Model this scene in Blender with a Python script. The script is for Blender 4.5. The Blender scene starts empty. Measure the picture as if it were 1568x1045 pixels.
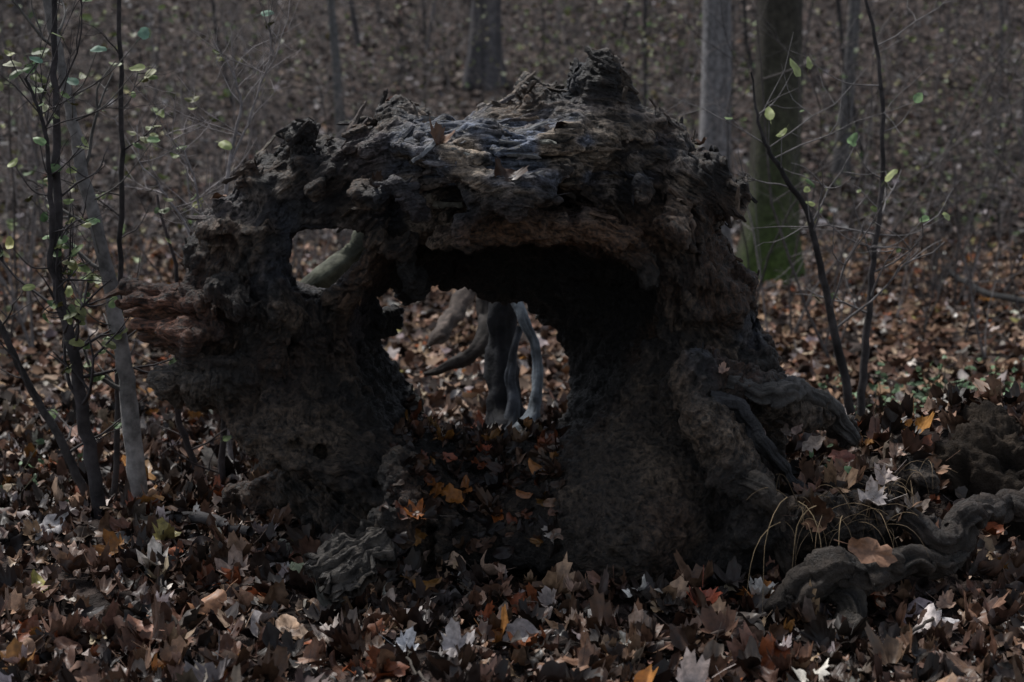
import bpy, math, numpy as np, time
from mathutils import Vector
from mathutils.bvhtree import BVHTree
T0=time.time()
rng=np.random.default_rng(7)
scene=bpy.context.scene
scene.view_settings.view_transform='Standard'
scene.view_settings.look='None'
scene.view_settings.exposure=0
# ------------------------------------------------------------------ camera
CAM=np.array([0,-4.0,1.2]); PITCH=math.radians(8)
cp,sp=math.cos(PITCH),math.sin(PITCH)
def ray(px,py):
    dx=(px-784)/1568*.72; dz=-(py-522.5)/1568*.72
    return np.array([dx,cp+dz*sp,-sp+dz*cp])
def W(px,py,y):
    d=ray(px,py); t=(y+4)/d[1]
    return CAM+t*d
cam=bpy.data.cameras.new("camera"); camo=bpy.data.objects.new("camera",cam)
scene.collection.objects.link(camo); scene.camera=camo
camo.location=CAM; camo.rotation_euler=(math.pi/2-PITCH,0,0)
cam.lens=50; cam.sensor_width=36; cam.clip_end=400
cam.dof.use_dof=True; cam.dof.focus_distance=3.85; cam.dof.aperture_fstop=3.2
# ------------------------------------------------------------------ noise
def _h(ix,iy,iz,seed):
    h=(ix*np.uint32(374761393)+iy*np.uint32(668265263)+iz*np.uint32(2147483647)+np.uint32((seed*974634777)&0xffffffff))
    h=(h^(h>>np.uint32(13)))*np.uint32(1274126177)
    h=(h^(h>>np.uint32(16)))*np.uint32(2246822519)
    h=h^(h>>np.uint32(15))
    return (h&np.uint32(0xffffff)).astype(np.float32)*np.float32(2/0xffffff)-1
def vn(x,y,z,seed=0):
    x=np.asarray(x,np.float32)+np.float32(500);y=np.asarray(y,np.float32)+np.float32(500);z=np.asarray(z,np.float32)+np.float32(500)
    x,y,z=np.broadcast_arrays(x,y,z)
    ix=x.astype(np.uint32);iy=y.astype(np.uint32);iz=z.astype(np.uint32)
    fx=x-ix.astype(np.float32);fy=y-iy.astype(np.float32);fz=z-iz.astype(np.float32)
    fx=fx*fx*(3-2*fx);fy=fy*fy*(3-2*fy);fz=fz*fz*(3-2*fz)
    r=0
    one=np.uint32(1)
    for a in (0,1):
        wx=fx if a else 1-fx
        for b in (0,1):
            wxy=wx*(fy if b else 1-fy)
            for c in (0,1):
                r=r+_h(ix+one*np.uint32(a),iy+np.uint32(b),iz+np.uint32(c),seed)*wxy*(fz if c else 1-fz)
    return r
def fbm(x,y,z,seed=0,o=3):
    r=0;a=1;f=1
    for i in range(o):
        r=r+a*vn(x*f,y*f,z*f,seed+i*17); a*=.5; f*=2.03
    return r
def sstep(a,b,x):
    t=np.clip((x-a)/(b-a),0,1); return t*t*(3-2*t)
def terr(n,k,s=.7):
    t=n*k; fl=np.floor(t); return (fl+sstep(s,1,t-fl))/k
# ------------------------------------------------------------------ terrain
def g(x,y):
    x=np.asarray(x,np.float64);y=np.asarray(y,np.float64)
    z=.035*fbm(x*.9,y*.9,0*x,3,3)+.018*vn(x*5,y*5,0*x,5)
    z=z+.34*np.exp(-(((x-1.52)/.36)**2+((y-.30)/.34)**2)**1.3)
    z=z+.24*np.exp(-(((x-1.02)/.30)**2+((y-.12)/.36)**2))
    z=z+.05*np.exp(-(((x-.3)/1.0)**2+((y-.1)/.5)**2))
    u=y-11
    z=z+.34*np.where(u>20,u,np.log1p(np.exp(np.minimum(u,20)/1.5))*1.5)
    z=z+.35*vn(x*.13,y*.13,0*x,9)*sstep(6,16,y)
    return z
def G(px,py,y0=-1.0):
    d=ray(px,py); t=(y0+4)/d[1]
    for i in range(600):
        p=CAM+t*d
        if p[2]<g(p[0],p[1]): return p
        t+=.02*(1+t*.1)
    return p
# ------------------------------------------------------------------ materials
def mat(name,vcol=True,base=(.1,.1,.1),rough=.8,nscale=20,namt=.35,bscale=60,bstr=.3,bdist=.005,spec=.3,rvar=0,det=4):
    m=bpy.data.materials.new(name); m.use_nodes=True; N=m.node_tree.nodes; L=m.node_tree.links
    b=N['Principled BSDF']; b.inputs['Roughness'].default_value=rough
    b.inputs['Specular IOR Level'].default_value=spec
    tc=N.new('ShaderNodeTexCoord')
    n=N.new('ShaderNodeTexNoise'); n.inputs['Scale'].default_value=nscale; n.inputs['Detail'].default_value=det; n.inputs['Roughness'].default_value=.65
    L.new(tc.outputs['Object'],n.inputs['Vector'])
    mr=N.new('ShaderNodeMapRange'); mr.inputs[1].default_value=.3; mr.inputs[2].default_value=.7; mr.inputs[3].default_value=1-namt; mr.inputs[4].default_value=1+namt
    L.new(n.outputs['Fac'],mr.inputs[0])
    mx=N.new('ShaderNodeVectorMath'); mx.operation='SCALE'
    if vcol:
        a=N.new('ShaderNodeAttribute'); a.attribute_name='Col'; L.new(a.outputs['Color'],mx.inputs[0])
    else: mx.inputs[0].default_value=base
    L.new(mr.outputs[0],mx.inputs['Scale']); L.new(mx.outputs[0],b.inputs['Base Color'])
    if bstr>0:
        n2=N.new('ShaderNodeTexNoise'); n2.inputs['Scale'].default_value=bscale; n2.inputs['Detail'].default_value=det; n2.inputs['Roughness'].default_value=.7
        L.new(tc.outputs['Object'],n2.inputs['Vector'])
        bp=N.new('ShaderNodeBump'); bp.inputs['Strength'].default_value=bstr; bp.inputs['Distance'].default_value=bdist
        L.new(n2.outputs['Fac'],bp.inputs['Height']); L.new(bp.outputs[0],b.inputs['Normal'])
    if rvar:
        mr2=N.new('ShaderNodeMapRange'); mr2.inputs[1].default_value=.35; mr2.inputs[2].default_value=.65; mr2.inputs[3].default_value=rough-rvar; mr2.inputs[4].default_value=rough+rvar
        L.new(n.outputs['Fac'],mr2.inputs[0]); L.new(mr2.outputs[0],b.inputs['Roughness'])
    return m
M_leaf=mat('dead_leaf',rough=.52,nscale=60,namt=.45,bstr=0,spec=.4,rvar=.15,det=3)
M_far=mat('far_leaf',rough=.9,nscale=8,namt=.3,bstr=0,det=1)
M_wood=mat('splinter_wood',rough=.62,nscale=30,namt=.75,bscale=100,bstr=1,bdist=.014,spec=.4,rvar=.22,det=5)
M_soil=mat('soil',rough=.9,nscale=18,namt=.65,bscale=38,bstr=1,bdist=.06,spec=.2,det=6)
M_bark=mat('bark',rough=.85,nscale=22,namt=.55,bscale=70,bstr=.6,bdist=.006,det=3)
M_green=mat('green_leaf',rough=.55,nscale=40,namt=.2,bstr=0,spec=.4,det=2)
M_ground=mat('leaf_mould',vcol=False,base=(.045,.034,.03),rough=.9,nscale=9,namt=.6,bscale=40,bstr=1,bdist=.03,det=3)
nt=M_ground.node_tree;N=nt.nodes;L=nt.links
vo=N.new('ShaderNodeTexVoronoi'); vo.inputs['Scale'].default_value=9; vo.inputs['Randomness'].default_value=1
tc=[n for n in N if n.type=='TEX_COORD'][0]; L.new(tc.outputs['Object'],vo.inputs['Vector'])
cr=N.new('ShaderNodeValToRGB'); sep=N.new('ShaderNodeSeparateColor'); L.new(vo.outputs['Color'],sep.inputs[0]); L.new(sep.outputs[0],cr.inputs[0])
cr.color_ramp.elements[0].color=(.018,.012,.010,1); cr.color_ramp.elements[1].color=(.10,.075,.065,1)
e=cr.color_ramp.elements.new(.5); e.color=(.04,.027,.022,1)
mx=[n for n in N if n.type=='VECT_MATH'][0]; L.new(cr.outputs[0],mx.inputs[0])
def wood_grain():
    m=bpy.data.materials.new('rotten_wood'); m.use_nodes=True; N=m.node_tree.nodes; L=m.node_tree.links
    b=N['Principled BSDF']; b.inputs['Specular IOR Level'].default_value=.55
    gr=N.new('ShaderNodeAttribute'); gr.attribute_name='Grain'; ca=N.new('ShaderNodeAttribute'); ca.attribute_name='Col'; tc=N.new('ShaderNodeTexCoord')
    n1=N.new('ShaderNodeTexNoise'); n1.inputs['Scale'].default_value=1; n1.inputs['Detail'].default_value=4; n1.inputs['Roughness'].default_value=.65; L.new(gr.outputs['Vector'],n1.inputs['Vector'])
    n2=N.new('ShaderNodeTexNoise'); n2.inputs['Scale'].default_value=80; n2.inputs['Detail'].default_value=5; n2.inputs['Roughness'].default_value=.72; L.new(tc.outputs['Object'],n2.inputs['Vector'])
    ad=N.new('ShaderNodeMath'); ad.operation='ADD'; 
    m1=N.new('ShaderNodeMath'); m1.operation='MULTIPLY'; m1.inputs[1].default_value=.8; L.new(n1.outputs['Fac'],m1.inputs[0]); L.new(m1.outputs[0],ad.inputs[0])
    ml=N.new('ShaderNodeMath'); ml.operation='MULTIPLY'; ml.inputs[1].default_value=.8; L.new(n2.outputs['Fac'],ml.inputs[0]); L.new(ml.outputs[0],ad.inputs[1])
    bp=N.new('ShaderNodeBump'); bp.inputs['Strength'].default_value=1; bp.inputs['Distance'].default_value=.024; L.new(ad.outputs[0],bp.inputs['Height']); L.new(bp.outputs[0],b.inputs['Normal'])
    mr=N.new('ShaderNodeMapRange'); mr.inputs[1].default_value=.66; mr.inputs[2].default_value=.98; mr.inputs[3].default_value=.12; mr.inputs[4].default_value=2.7; L.new(ad.outputs[0],mr.inputs[0])
    sc=N.new('ShaderNodeVectorMath'); sc.operation='SCALE'; L.new(ca.outputs['Color'],sc.inputs[0]); L.new(mr.outputs[0],sc.inputs['Scale']); L.new(sc.outputs[0],b.inputs['Base Color'])
    mr2=N.new('ShaderNodeMapRange'); mr2.inputs[1].default_value=.35; mr2.inputs[2].default_value=.65; mr2.inputs[3].default_value=.34; mr2.inputs[4].default_value=.85; L.new(n2.outputs['Fac'],mr2.inputs[0]); L.new(mr2.outputs[0],b.inputs['Roughness'])
    return m
M_stump=wood_grain()
# ------------------------------------------------------------------ mesh builder
class MB:
    def __init__(s): s.V=[];s.C=[];s.F=[];s.M=[];s.n=0
    def add(s,v,f,c,m=0):
        v=np.asarray(v,np.float32); k=len(v)
        c=np.asarray(c,np.float32)
        if c.ndim==1: c=np.tile(c,(k,1))
        s.V.append(v);s.C.append(c)
        for ff in f:
            ff=np.asarray(ff,np.int64)
            if len(ff): s.F.append(ff+s.n); s.M.append(np.full(len(ff),m,np.int32))
        s.n+=k
    def build(s,name,mats,smooth=True):
        V=np.concatenate(s.V);C=np.concatenate(s.C)
        tot=np.concatenate([np.full(len(f),f.shape[1],np.int32) for f in s.F]); lp=np.concatenate([f.ravel() for f in s.F]).astype(np.int32)
        st=np.concatenate([[0],np.cumsum(tot)[:-1]]).astype(np.int32)
        me=bpy.data.meshes.new(name); me.vertices.add(len(V)); me.vertices.foreach_set('co',V.ravel())
        me.loops.add(len(lp)); me.loops.foreach_set('vertex_index',lp)
        me.polygons.add(len(tot)); me.polygons.foreach_set('loop_start',st)
        try: me.polygons.foreach_set('loop_total',tot)
        except Exception: pass
        me.polygons.foreach_set('material_index',np.concatenate(s.M))
        me.polygons.foreach_set('use_smooth',np.full(len(tot),smooth))
        me.update(calc_edges=True)
        a=me.color_attributes.new('Col','FLOAT_COLOR','POINT')
        a.data.foreach_set('color',np.concatenate([C,np.ones((len(C),1),np.float32)],1).ravel())
        for m in mats: me.materials.append(m)
        o=bpy.data.objects.new(name,me); scene.collection.objects.link(o); return o
def smoothpath(pts,rad,k=6):
    pts=np.asarray(pts,float); rad=np.asarray(rad,float)
    if len(pts)<3: 
        t=np.linspace(0,1,k+1)[:,None]; return pts[0]*(1-t)+pts[-1]*t, rad[0]*(1-t[:,0])+rad[-1]*t[:,0]
    P=np.vstack([2*pts[0]-pts[1],pts,2*pts[-1]-pts[-2]]); out=[];r=[]
    for i in range(len(pts)-1):
        p0,p1,p2,p3=P[i:i+4]
        for t in np.linspace(0,1,k,endpoint=False):
            out.append(.5*((2*p1)+(-p0+p2)*t+(2*p0-5*p1+4*p2-p3)*t*t+(-p0+3*p1-3*p2+p3)*t**3)); r.append(rad[i]*(1-t)+rad[i+1]*t)
    out.append(pts[-1]); r.append(rad[-1]); return np.array(out),np.array(r)
def tube(mb,P,R,sides=6,col=(.05,.04,.035),m=0,wob=0,ridge=0):
    P=np.asarray(P,float);n=len(P);R=np.broadcast_to(np.asarray(R,float),(n,))
    T=np.gradient(P,axis=0); T/=np.linalg.norm(T,axis=1)[:,None]+1e-9
    up=np.array([0,1,0]) if abs(T[0][1])<.9 else np.array([1,0,0])
    A=np.cross(T,up); A/=np.linalg.norm(A,axis=1)[:,None]+1e-9; B=np.cross(T,A)
    th=np.linspace(0,2*np.pi,sides,endpoint=False)
    rr=R[:,None]*np.ones(sides)
    if wob: rr=rr*(1+wob*rng.uniform(-1,1,(n,sides)))
    if ridge:
        s_=np.cumsum(np.r_[0,np.linalg.norm(np.diff(P,axis=0),axis=1)])[:,None]; sd_=int(P[0][0]*999)%97
        q=(1-2*np.abs(vn(np.cos(th)*3.5+0*s_,np.sin(th)*3.5+0*s_,s_*9+0*th,5+sd_)))*.6+.9*vn(np.cos(th)*1.2+0*s_,np.sin(th)*1.2+0*s_,s_*16+0*th,6+sd_)+.4*terr(vn(np.cos(th)*4+0*s_,np.sin(th)*4+0*s_,s_*22+0*th,7+sd_),3)
        rr=rr*(1+ridge*q); col=np.clip(np.array(col)[None,:]*(1+.8*q.reshape(-1,1)),.004,1)
    V=P[:,None,:]+rr[...,None]*(np.cos(th)[None,:,None]*A[:,None,:]+np.sin(th)[None,:,None]*B[:,None,:])
    i=np.arange(n-1)[:,None]*sides; j=np.arange(sides)[None,:]; j2=(j+1)%sides
    F=np.stack([i+j,i+j2,i+sides+j2,i+sides+j],-1).reshape(-1,4)
    mb.add(V.reshape(-1,3),[F],col,m)
# ------------------------------------------------------------------ leaf templates
def leaf_tpl(kind,n=22,mid=True,curl=1.0,r=rng,stem=True):
    th=np.linspace(0,2*np.pi,n,endpoint=False)
    if kind=='maple':
        rad=.36+.15*np.abs(np.cos(2.5*th))**.8+.03*np.cos(15*th); rad=rad*(1-.25*(np.cos(th)<-.6))
        x=rad*np.cos(th);y=rad*np.sin(th)*1.0
    elif kind=='oak':
        rad=1+.22*np.cos(7*th); x=.55*np.cos(th)*(1+.05*np.cos(7*th)); y=.27*np.sin(th)*rad
    else:
        x=.5*np.cos(th); y=.27*np.sin(th)*(1-.25*np.cos(th))
    x=x+r.normal(0,.017,n);y=y+r.normal(0,.017,n)
    a,b,c=r.uniform(-.5,2.8)*curl,r.uniform(-1.1,1.8)*curl,r.uniform(-1,1)*curl
    ph=r.uniform(0,6.3,4)
    def lift(x,y): return a*y*y+b*x*x+c*x*y+.08*curl*np.sin(9*x+ph[0])*np.sin(8*y+ph[1])+.05*curl*np.sin(16*y+ph[2])+.24*curl*np.sin(3*x+ph[3])*y
    V=[[0,0,0]]; F=[]
    if mid:
        X=np.concatenate([[0],x*.55,x]);Y=np.concatenate([[0],y*.55,y])
        i=np.arange(n);k=(i+1)%n
        F=[np.stack([i*0,1+i,1+k],-1),np.stack([1+i,1+n+i,1+n+k,1+k],-1)]
        sh=np.concatenate([[.7],np.full(n,.95),r.uniform(.75,1.3,n)])
    else:
        X=np.concatenate([[0],x]);Y=np.concatenate([[0],y]);i=np.arange(n);k=(i+1)%n
        F=[np.stack([i*0,1+i,1+k],-1)]; sh=np.ones(n+1)
    V=np.stack([X,Y,lift(X,Y)],-1)
    if stem and mid:
        k0=len(V); xs=-np.array([.4,.62,.85]); zz=lift(xs,0*xs)*np.array([1,.8,.6])
        S=np.concatenate([np.stack([xs,0*xs-.008,zz],-1),np.stack([xs,0*xs+.008,zz],-1)])
        V=np.concatenate([V,S]); sh=np.concatenate([sh,np.full(6,.8)])
        F[1]=np.concatenate([F[1],[[k0,k0+1,k0+4,k0+3],[k0+1,k0+2,k0+5,k0+4]]])
    return V,F,sh
kinds=['maple','oak','beech','maple','beech','maple','oak','beech','beech','oak','maple','beech','maple','beech','beech','maple','oak','maple','maple','beech']
NEAR=[leaf_tpl(k,24 if k!='maple' else 30,True,1.25) for k in kinds]
MID=[leaf_tpl(k,12,False,1.0,stem=False) for k in kinds[:12]]
FAR=[leaf_tpl('beech',6,False,.8,stem=False) for k in range(6)]
GREEN=[leaf_tpl('beech',14,True,.5) for k in range(5)]
def frames(nrm,yaw):
    nrm=nrm/np.linalg.norm(nrm,axis=1)[:,None]
    a=np.stack([np.cos(yaw),np.sin(yaw),0*yaw],-1)
    a=a-(a*nrm).sum(1)[:,None]*nrm; a/=np.linalg.norm(a,axis=1)[:,None]+1e-9
    return np.stack([a,np.cross(nrm,a),nrm],-1)
def scatter(mb,tpls,pos,nrm,size,col,m=0):
    k=len(pos); R=frames(nrm,rng.uniform(0,6.283,k)); which=rng.integers(0,len(tpls),k)
    for ti,(V,F,sh) in enumerate(tpls):
        idx=np.where(which==ti)[0]
        if not len(idx): continue
        P=np.einsum('kij,nj->kni',R[idx],V)*size[idx][:,None,None]+pos[idx][:,None,:]
        C=np.clip(col[idx][:,None,:]*sh[None,:,None],0,1)
        off=(np.arange(len(idx))*len(V))[:,None,None]
        mb.add(P.reshape(-1,3),[(f[None]+off).reshape(-1,f.shape[1]) for f in F],C.reshape(-1,3),m)
PAL=np.array([[.052,.026,.016],[.090,.048,.030],[.15,.085,.055],[.25,.155,.100],[.36,.26,.185],[.11,.082,.068],[.22,.19,.18],[.54,.48,.44],[.20,.058,.020],[.27,.12,.03],[.022,.014,.011],[.25,.22,.08]])
def leafcols(k,w):
    w=np.array(w,float);w/=w.sum(); c=PAL[rng.choice(len(PAL),k,p=w)]
    return c*rng.uniform(.6,1.35,(k,1))*rng.uniform(.93,1.07,(k,3))
WN=[24,20,15,12,6,6,3.5,2.4,3.5,1.4,30,.5]
WM=[12,14,17,16,11,8,7,6,2,1,10,.3]
# ------------------------------------------------------------------ STUMP implicit
H=.009
gx=np.arange(-1.38,1.50,H,dtype=np.float32);gy=np.arange(-.72,.66,H,dtype=np.float32);gz=np.arange(-.09,1.53,H,dtype=np.float32)
def poly2(pts,y): 
    return np.array([[W(a,b,y if not callable(y) else y(b))[0],W(a,b,y if not callable(y) else y(b))[2]] for a,b in pts])
def sdf2(P,X,Z):
    d=np.full(X.shape,1e9);ins=np.zeros(X.shape,bool);n=len(P)
    for i in range(n):
        a=P[i];b=P[(i+1)%n];e=b-a;wx=X-a[0];wz=Z-a[1]
        t=np.clip((wx*e[0]+wz*e[1])/(e@e+1e-12),0,1)
        d=np.minimum(d,(wx-t*e[0])**2+(wz-t*e[1])**2)
        c=((a[1]>Z)!=(b[1]>Z))&(X<(b[0]-a[0])*(Z-a[1])/((b[1]-a[1])+1e-12)+a[0]); ins^=c
    d=np.sqrt(d); return np.where(ins,-d,d).astype(np.float32)
yp=lambda py: 0.0-.32*float(sstep(560,900,py))
OUT=[(262,500),(290,450),(280,396),(310,342),(368,304),(368,268),(428,252),(446,210),(464,220),(500,236),(540,238),(546,200),(580,200),(584,166),(640,174),(655,196),(700,196),(750,170),(795,162),(808,134),(850,146),(888,160),(888,104),(946,104),(960,168),(1000,184),(1010,198),(1050,198),(1058,240),(1094,242),(1104,280),(1128,288),(1126,330),(1098,350),(1114,392),(1144,434),(1150,500),(1184,550),(1204,600),(1205,680),(1180,780),(1165,860),(1150,930),(1000,930),(850,890),(740,890),(640,870),(590,800),(510,742),(430,722),(375,690),(355,640),(300,610),(276,560)]
CF=[(545,610),(536,540),(548,470),(600,408),(670,388),(780,380),(860,390),(945,415),(1012,445),(1010,500),(985,560),(950,620),(905,668),(850,700),(760,712),(680,708),(620,685),(570,650)]
CB=[(618,500),(630,462),(680,450),(720,455),(762,466),(832,472),(868,505),(872,560),(850,632),(800,658),(700,670),(655,648),(630,575)]
HL=[(448,366),(490,352),(552,354),(562,378),(536,406),(510,438),(480,452),(458,442),(446,405)]
X2,Z2=np.meshgrid(gx,gz,indexing='ij')
so=sdf2(poly2(OUT,yp),X2,Z2); sf=sdf2(poly2(CF,-.12),X2,Z2); sb=sdf2(poly2(CB,.42),X2,Z2); sh=sdf2(poly2(HL,-.15),X2,Z2); shb=sdf2(poly2(HL,.35),X2,Z2)
def bump2(px,py,y,sx,sz):
    p=W(px,py,y); return np.exp(-(((X2-p[0])/sx)**2+((Z2-p[2])/sz)**2))
yf=-.05-.20*sstep(.62,.05,Z2)-.20*bump2(960,790,-.2,.26,.22)-.07*bump2(430,680,-.1,.22,.12)+.16*bump2(735,740,-.2,.17,.16)-.10*bump2(1050,450,0,.14,.3)-.08*bump2(420,490,0,.10,.2)-.05*bump2(760,230,0,.5,.1)
yf=yf+.10*np.exp(-(np.maximum(sf,0)/.05))
yb=.36+.12*vn(X2*3,Z2*3,0,77)+0*Z2-.2*np.exp(-(np.maximum(shb,0)/.12))
o3=so[:,None,:]; Y=gy[None,:,None]
dy=np.maximum(yf[:,None,:].astype(np.float32)-Y,Y-yb[:,None,:].astype(np.float32))
r=.06
f=np.sqrt(np.maximum(o3+r,0)**2+np.maximum(dy+r,0)**2)+np.minimum(np.maximum(o3,dy)+r,0)-r
del dy
t=sstep(.02,.42,Y).astype(np.float32)
c=sf[:,None,:]*(1-t)+sb[:,None,:]*t
c=c-.08*np.sin(np.pi*np.clip((Y+.02)/.42,0,1)).astype(np.float32)*(sstep(.4,.6,gz)[None,None,:]).astype(np.float32)
def smax(a,b,k):
    h=np.clip(.5+.5*(a-b)/k,0,1); return b+(a-b)*h+k*h*(1-h)
def smin(a,b,k): return -smax(-a,-b,k)
f=smax(f,-c,.02); del c
t2=np.clip((Y+.15)/.5,0,1.2).astype(np.float32)
f=smax(f,-(sh[:,None,:]*(1-t2)+shb[:,None,:]*t2-.020),.012).astype(np.float32)
def capsule(pts,k=.03,sub=False,flat=1.0):
    global f
    P=[W(a,b,y) for a,b,y,_ in pts]; R=[q[3] for q in pts]
    for i in range(len(P)-1):
        a,b=P[i],P[i+1]; ra,rb=R[i],R[i+1]; m=max(ra,rb)+.06
        lo=np.minimum(a,b)-m; hi=np.maximum(a,b)+m
        s=[slice(max(0,np.searchsorted(g_,lo[j])),np.searchsorted(g_,hi[j])) for j,g_ in enumerate((gx,gy,gz))]
        if min(q.stop-q.start for q in s)<=0: continue
        x=gx[s[0]][:,None,None]-a[0];y=gy[s[1]][None,:,None]-a[1];z=gz[s[2]][None,None,:]-a[2]
        e=b-a; tt=np.clip((x*e[0]+y*e[1]+z*e[2])/(e@e),0,1)
        d=np.sqrt((x-tt*e[0])**2+((y-tt*e[1])*flat)**2+(z-tt*e[2])**2)-(ra+(rb-ra)*tt)
        f[s[0],s[1],s[2]]=smax(f[s[0],s[1],s[2]],-d,k) if sub else smin(f[s[0],s[1],s[2]],d,k)
# recesses
capsule([(480,325,-.14,.02),(600,335,-.15,.04),(760,318,-.17,.045),(900,312,-.15,.04),(980,345,-.13,.03)],.012,True)
capsule([(600,332,-.05,.03),(760,316,-.06,.045),(900,308,-.05,.04)],.012,True)
capsule([(1020,300,-.2,.03),(1050,400,-.22,.04),(1040,500,-.2,.03)],.02,True)
capsule([(990,470,-.25,.03),(1060,480,-.26,.025)],.015,True)
capsule([(330,500,-.12,.02),(400,560,-.15,.03),(470,650,-.18,.03)],.02,True)
capsule([(340,380,-.1,.02),(400,350,-.12,.025)],.015,True)
capsule([(1000,560,-.3,.02),(1060,640,-.35,.03),(1120,760,-.4,.03)],.02,True)
capsule([(560,250,-.15,.03),(560,330,-.15,.02)],.02,True)
capsule([(880,180,-.15,.02),(890,300,-.18,.035)],.02,True)
capsule([(590,790,-.5,.06),(560,860,-.5,.05)],.03,True)
capsule([(840,850,-.62,.03),(900,890,-.62,.03)],.03,True)
for i in range(170):
    a_,b_=rng.uniform(290,1160),rng.uniform(190,860)
    if 500<a_<1010 and 330<b_<700: continue
    ta=np.array([-(b_-540),(a_-760)]);ta=ta/np.linalg.norm(ta)*rng.uniform(5,40)+rng.normal(0,9,2)
    capsule([(a_,b_,rng.uniform(-.22,-.08),rng.uniform(.008,.02)),(a_+ta[0],b_+ta[1],rng.uniform(-.25,-.10),rng.uniform(.008,.022))],.005,True)
# additions
capsule([(590,214,-.06,.035),(660,222,-.10,.058),(760,240,-.12,.074),(880,232,-.08,.06)],.015)
capsule([(640,204,-.18,.012),(700,268,-.24,.02),(790,290,-.25,.022),(850,274,-.22,.02)],.008)
capsule([(600,224,-.17,.012),(690,248,-.23,.014),(800,232,-.22,.012),(880,210,-.18,.012)],.008)
capsule([(690,250,-.21,.024),(712,300,-.24,.018),(706,378,-.24,.008)],.01)
capsule([(745,290,-.2,.014),(722,330,-.22,.010),(708,370,-.22,.008)],.01)
capsule([(655,374,-.08,.020),(740,362,-.11,.026),(820,344,-.13,.032),(890,342,-.14,.036),(955,374,-.14,.040),(1000,420,-.14,.022)],.01)
capsule([(560,300,-.14,.03),(610,290,-.2,.035),(650,330,-.18,.02)],.015)
capsule([(570,372,-.05,.015),(620,378,-.07,.03),(640,430,0,.04)],.015)
capsule([(900,98,0,.014),(915,160,0,.034),(930,240,-.03,.07)],.010)
capsule([(925,92,.0,.012),(935,150,.0,.024)],.008)
capsule([(946,110,.0,.010),(948,160,.0,.024)],.008)
capsule([(815,138,0,.014),(850,204,-.06,.025),(880,262,-.12,.03)],.010)
capsule([(442,192,0,.010),(475,204,0,.010),(495,250,0,.04)],.008)
capsule([(445,196,0,.010),(452,250,0,.03)],.008)
for (a1,b1,a2,b2,y1,r1_,r2_) in [(188,446,330,448,.02,.010,.03),(196,462,330,470,-.03,.012,.035),(192,478,330,492,.03,.010,.035),(208,494,340,512,-.05,.010,.035),(222,512,340,530,.0,.010,.035),(240,528,350,548,.02,.008,.03),
    (244,570,370,556,-.04,.014,.035),(240,582,370,580,-.08,.015,.035),(256,598,380,602,-.05,.012,.035),(300,612,400,620,-.04,.014,.04)]:
    capsule([(a1,b1,y1,r1_),((a1+a2)/2,(b1+b2)/2+rng.uniform(-5,5),y1-.02,(r1_+r2_)/2),(a2,b2,y1-.04,r2_)],.006)
capsule([(290,535,-.12,.003),(300,516,-.13,.008),(284,556,-.11,.010),(360,556,-.12,.02)],.006)
for a in [(1048,200,.02,.018),(1064,258,-.02,.026),(1092,246,.03,.014),(1122,294,0,.02),(1078,372,-.06,.03),(1122,420,0,.022),(1000,200,-.04,.028),(970,262,-.1,.035),(1040,330,-.14,.035),(400,280,0,.028),(350,332,-.02,.03),(300,422,-.03,.025),(350,440,-.1,.04),(500,258,-.05,.03),(552,210,-.03,.018),(590,180,0,.016),(640,184,0,.016),(720,190,.02,.02),(378,266,0,.014)]:
    capsule([a,(a[0]+rng.uniform(-25,25),a[1]+rng.uniform(10,35),a[2]-.03,a[3]*.7)],.008)
capsule([(1070,590,-.22,.09),(1150,600,-.20,.065),(1230,622,-.15,.04),(1270,640,-.10,.03),(1305,675,-.08,.018)],.02)
capsule([(1090,650,-.3,.07),(1140,730,-.38,.055),(1180,800,-.42,.05)],.03)
capsule([(1100,860,-.35,.06),(1180,820,-.35,.06),(1300,770,-.2,.06),(1400,730,-.1,.05)],.04)
capsule([(1150,800,-.40,.05),(1250,800,-.40,.05),(1350,800,-.34,.04)],.04)
capsule([(350,762,.25,.02),(410,750,.2,.04),(480,752,.12,.07),(560,800,.05,.12),(640,840,-.05,.12)],.04)
capsule([(600,810,.2,.16),(700,830,.2,.2),(1000,800,.1,.25)],.04)
capsule([(620,720,-.28,.04),(610,800,-.40,.05)],.04)
capsule([(655,715,.30,.05),(850,705,.30,.04)],.03)
CXY=W(760,540,0)
def polar(x,z):
    dx,dz=x-CXY[0],(z-CXY[2])*1.1; return np.hypot(dx,dz),np.arctan2(dz,dx)
idx=np.where(np.abs(f)<.085); xx,yy,zz=gx[idx[0]],gy[idx[1]],gz[idx[2]]
pr,pa_=polar(xx,zz)
nearh=sstep(.0,.05,np.abs(sh[idx[0],idx[2]]))*.7+.3
n1=fbm(xx*6,yy*6,zz*6,1,2)
n2=1-2*np.abs(vn(xx*13+n1*.6,yy*13,zz*13,11)); n3=terr(vn(xx*22,yy*22+n1,zz*22,21),3)
n5=terr(vn(xx*11+n1,yy*11,zz*11-n1,22),2.5,.8)
msk=sstep(-.5,.5,vn(xx*4.5,yy*4.5,zz*4.5,37))
st_=1-2*np.abs(vn(pr*20+n1*2.2,pa_*2.8+n1*.5,yy*16,35)); st2=terr(vn(pr*32+n1*3,pa_*4.5+n1*.5,yy*26,36),3)
def gauss(x,z,px,py,y_,sx,sz):
    p=W(px,py,y_); return np.exp(-(((x-p[0])/sx)**2+((z-p[2])/sz)**2))
top=gauss(xx,zz,760,230,-.1,.3,.1); br=gauss(xx,zz,860,360,-.1,.28,.06)
mudw=np.clip(gauss(xx,zz,960,750,-.35,.22,.20)+gauss(xx,zz,440,680,-.15,.17,.07),0,1)
lf=gauss(xx,zz,230,520,0,.17,.16)
amp=1-.65*np.maximum(np.maximum(top,br*.9),lf)
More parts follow.
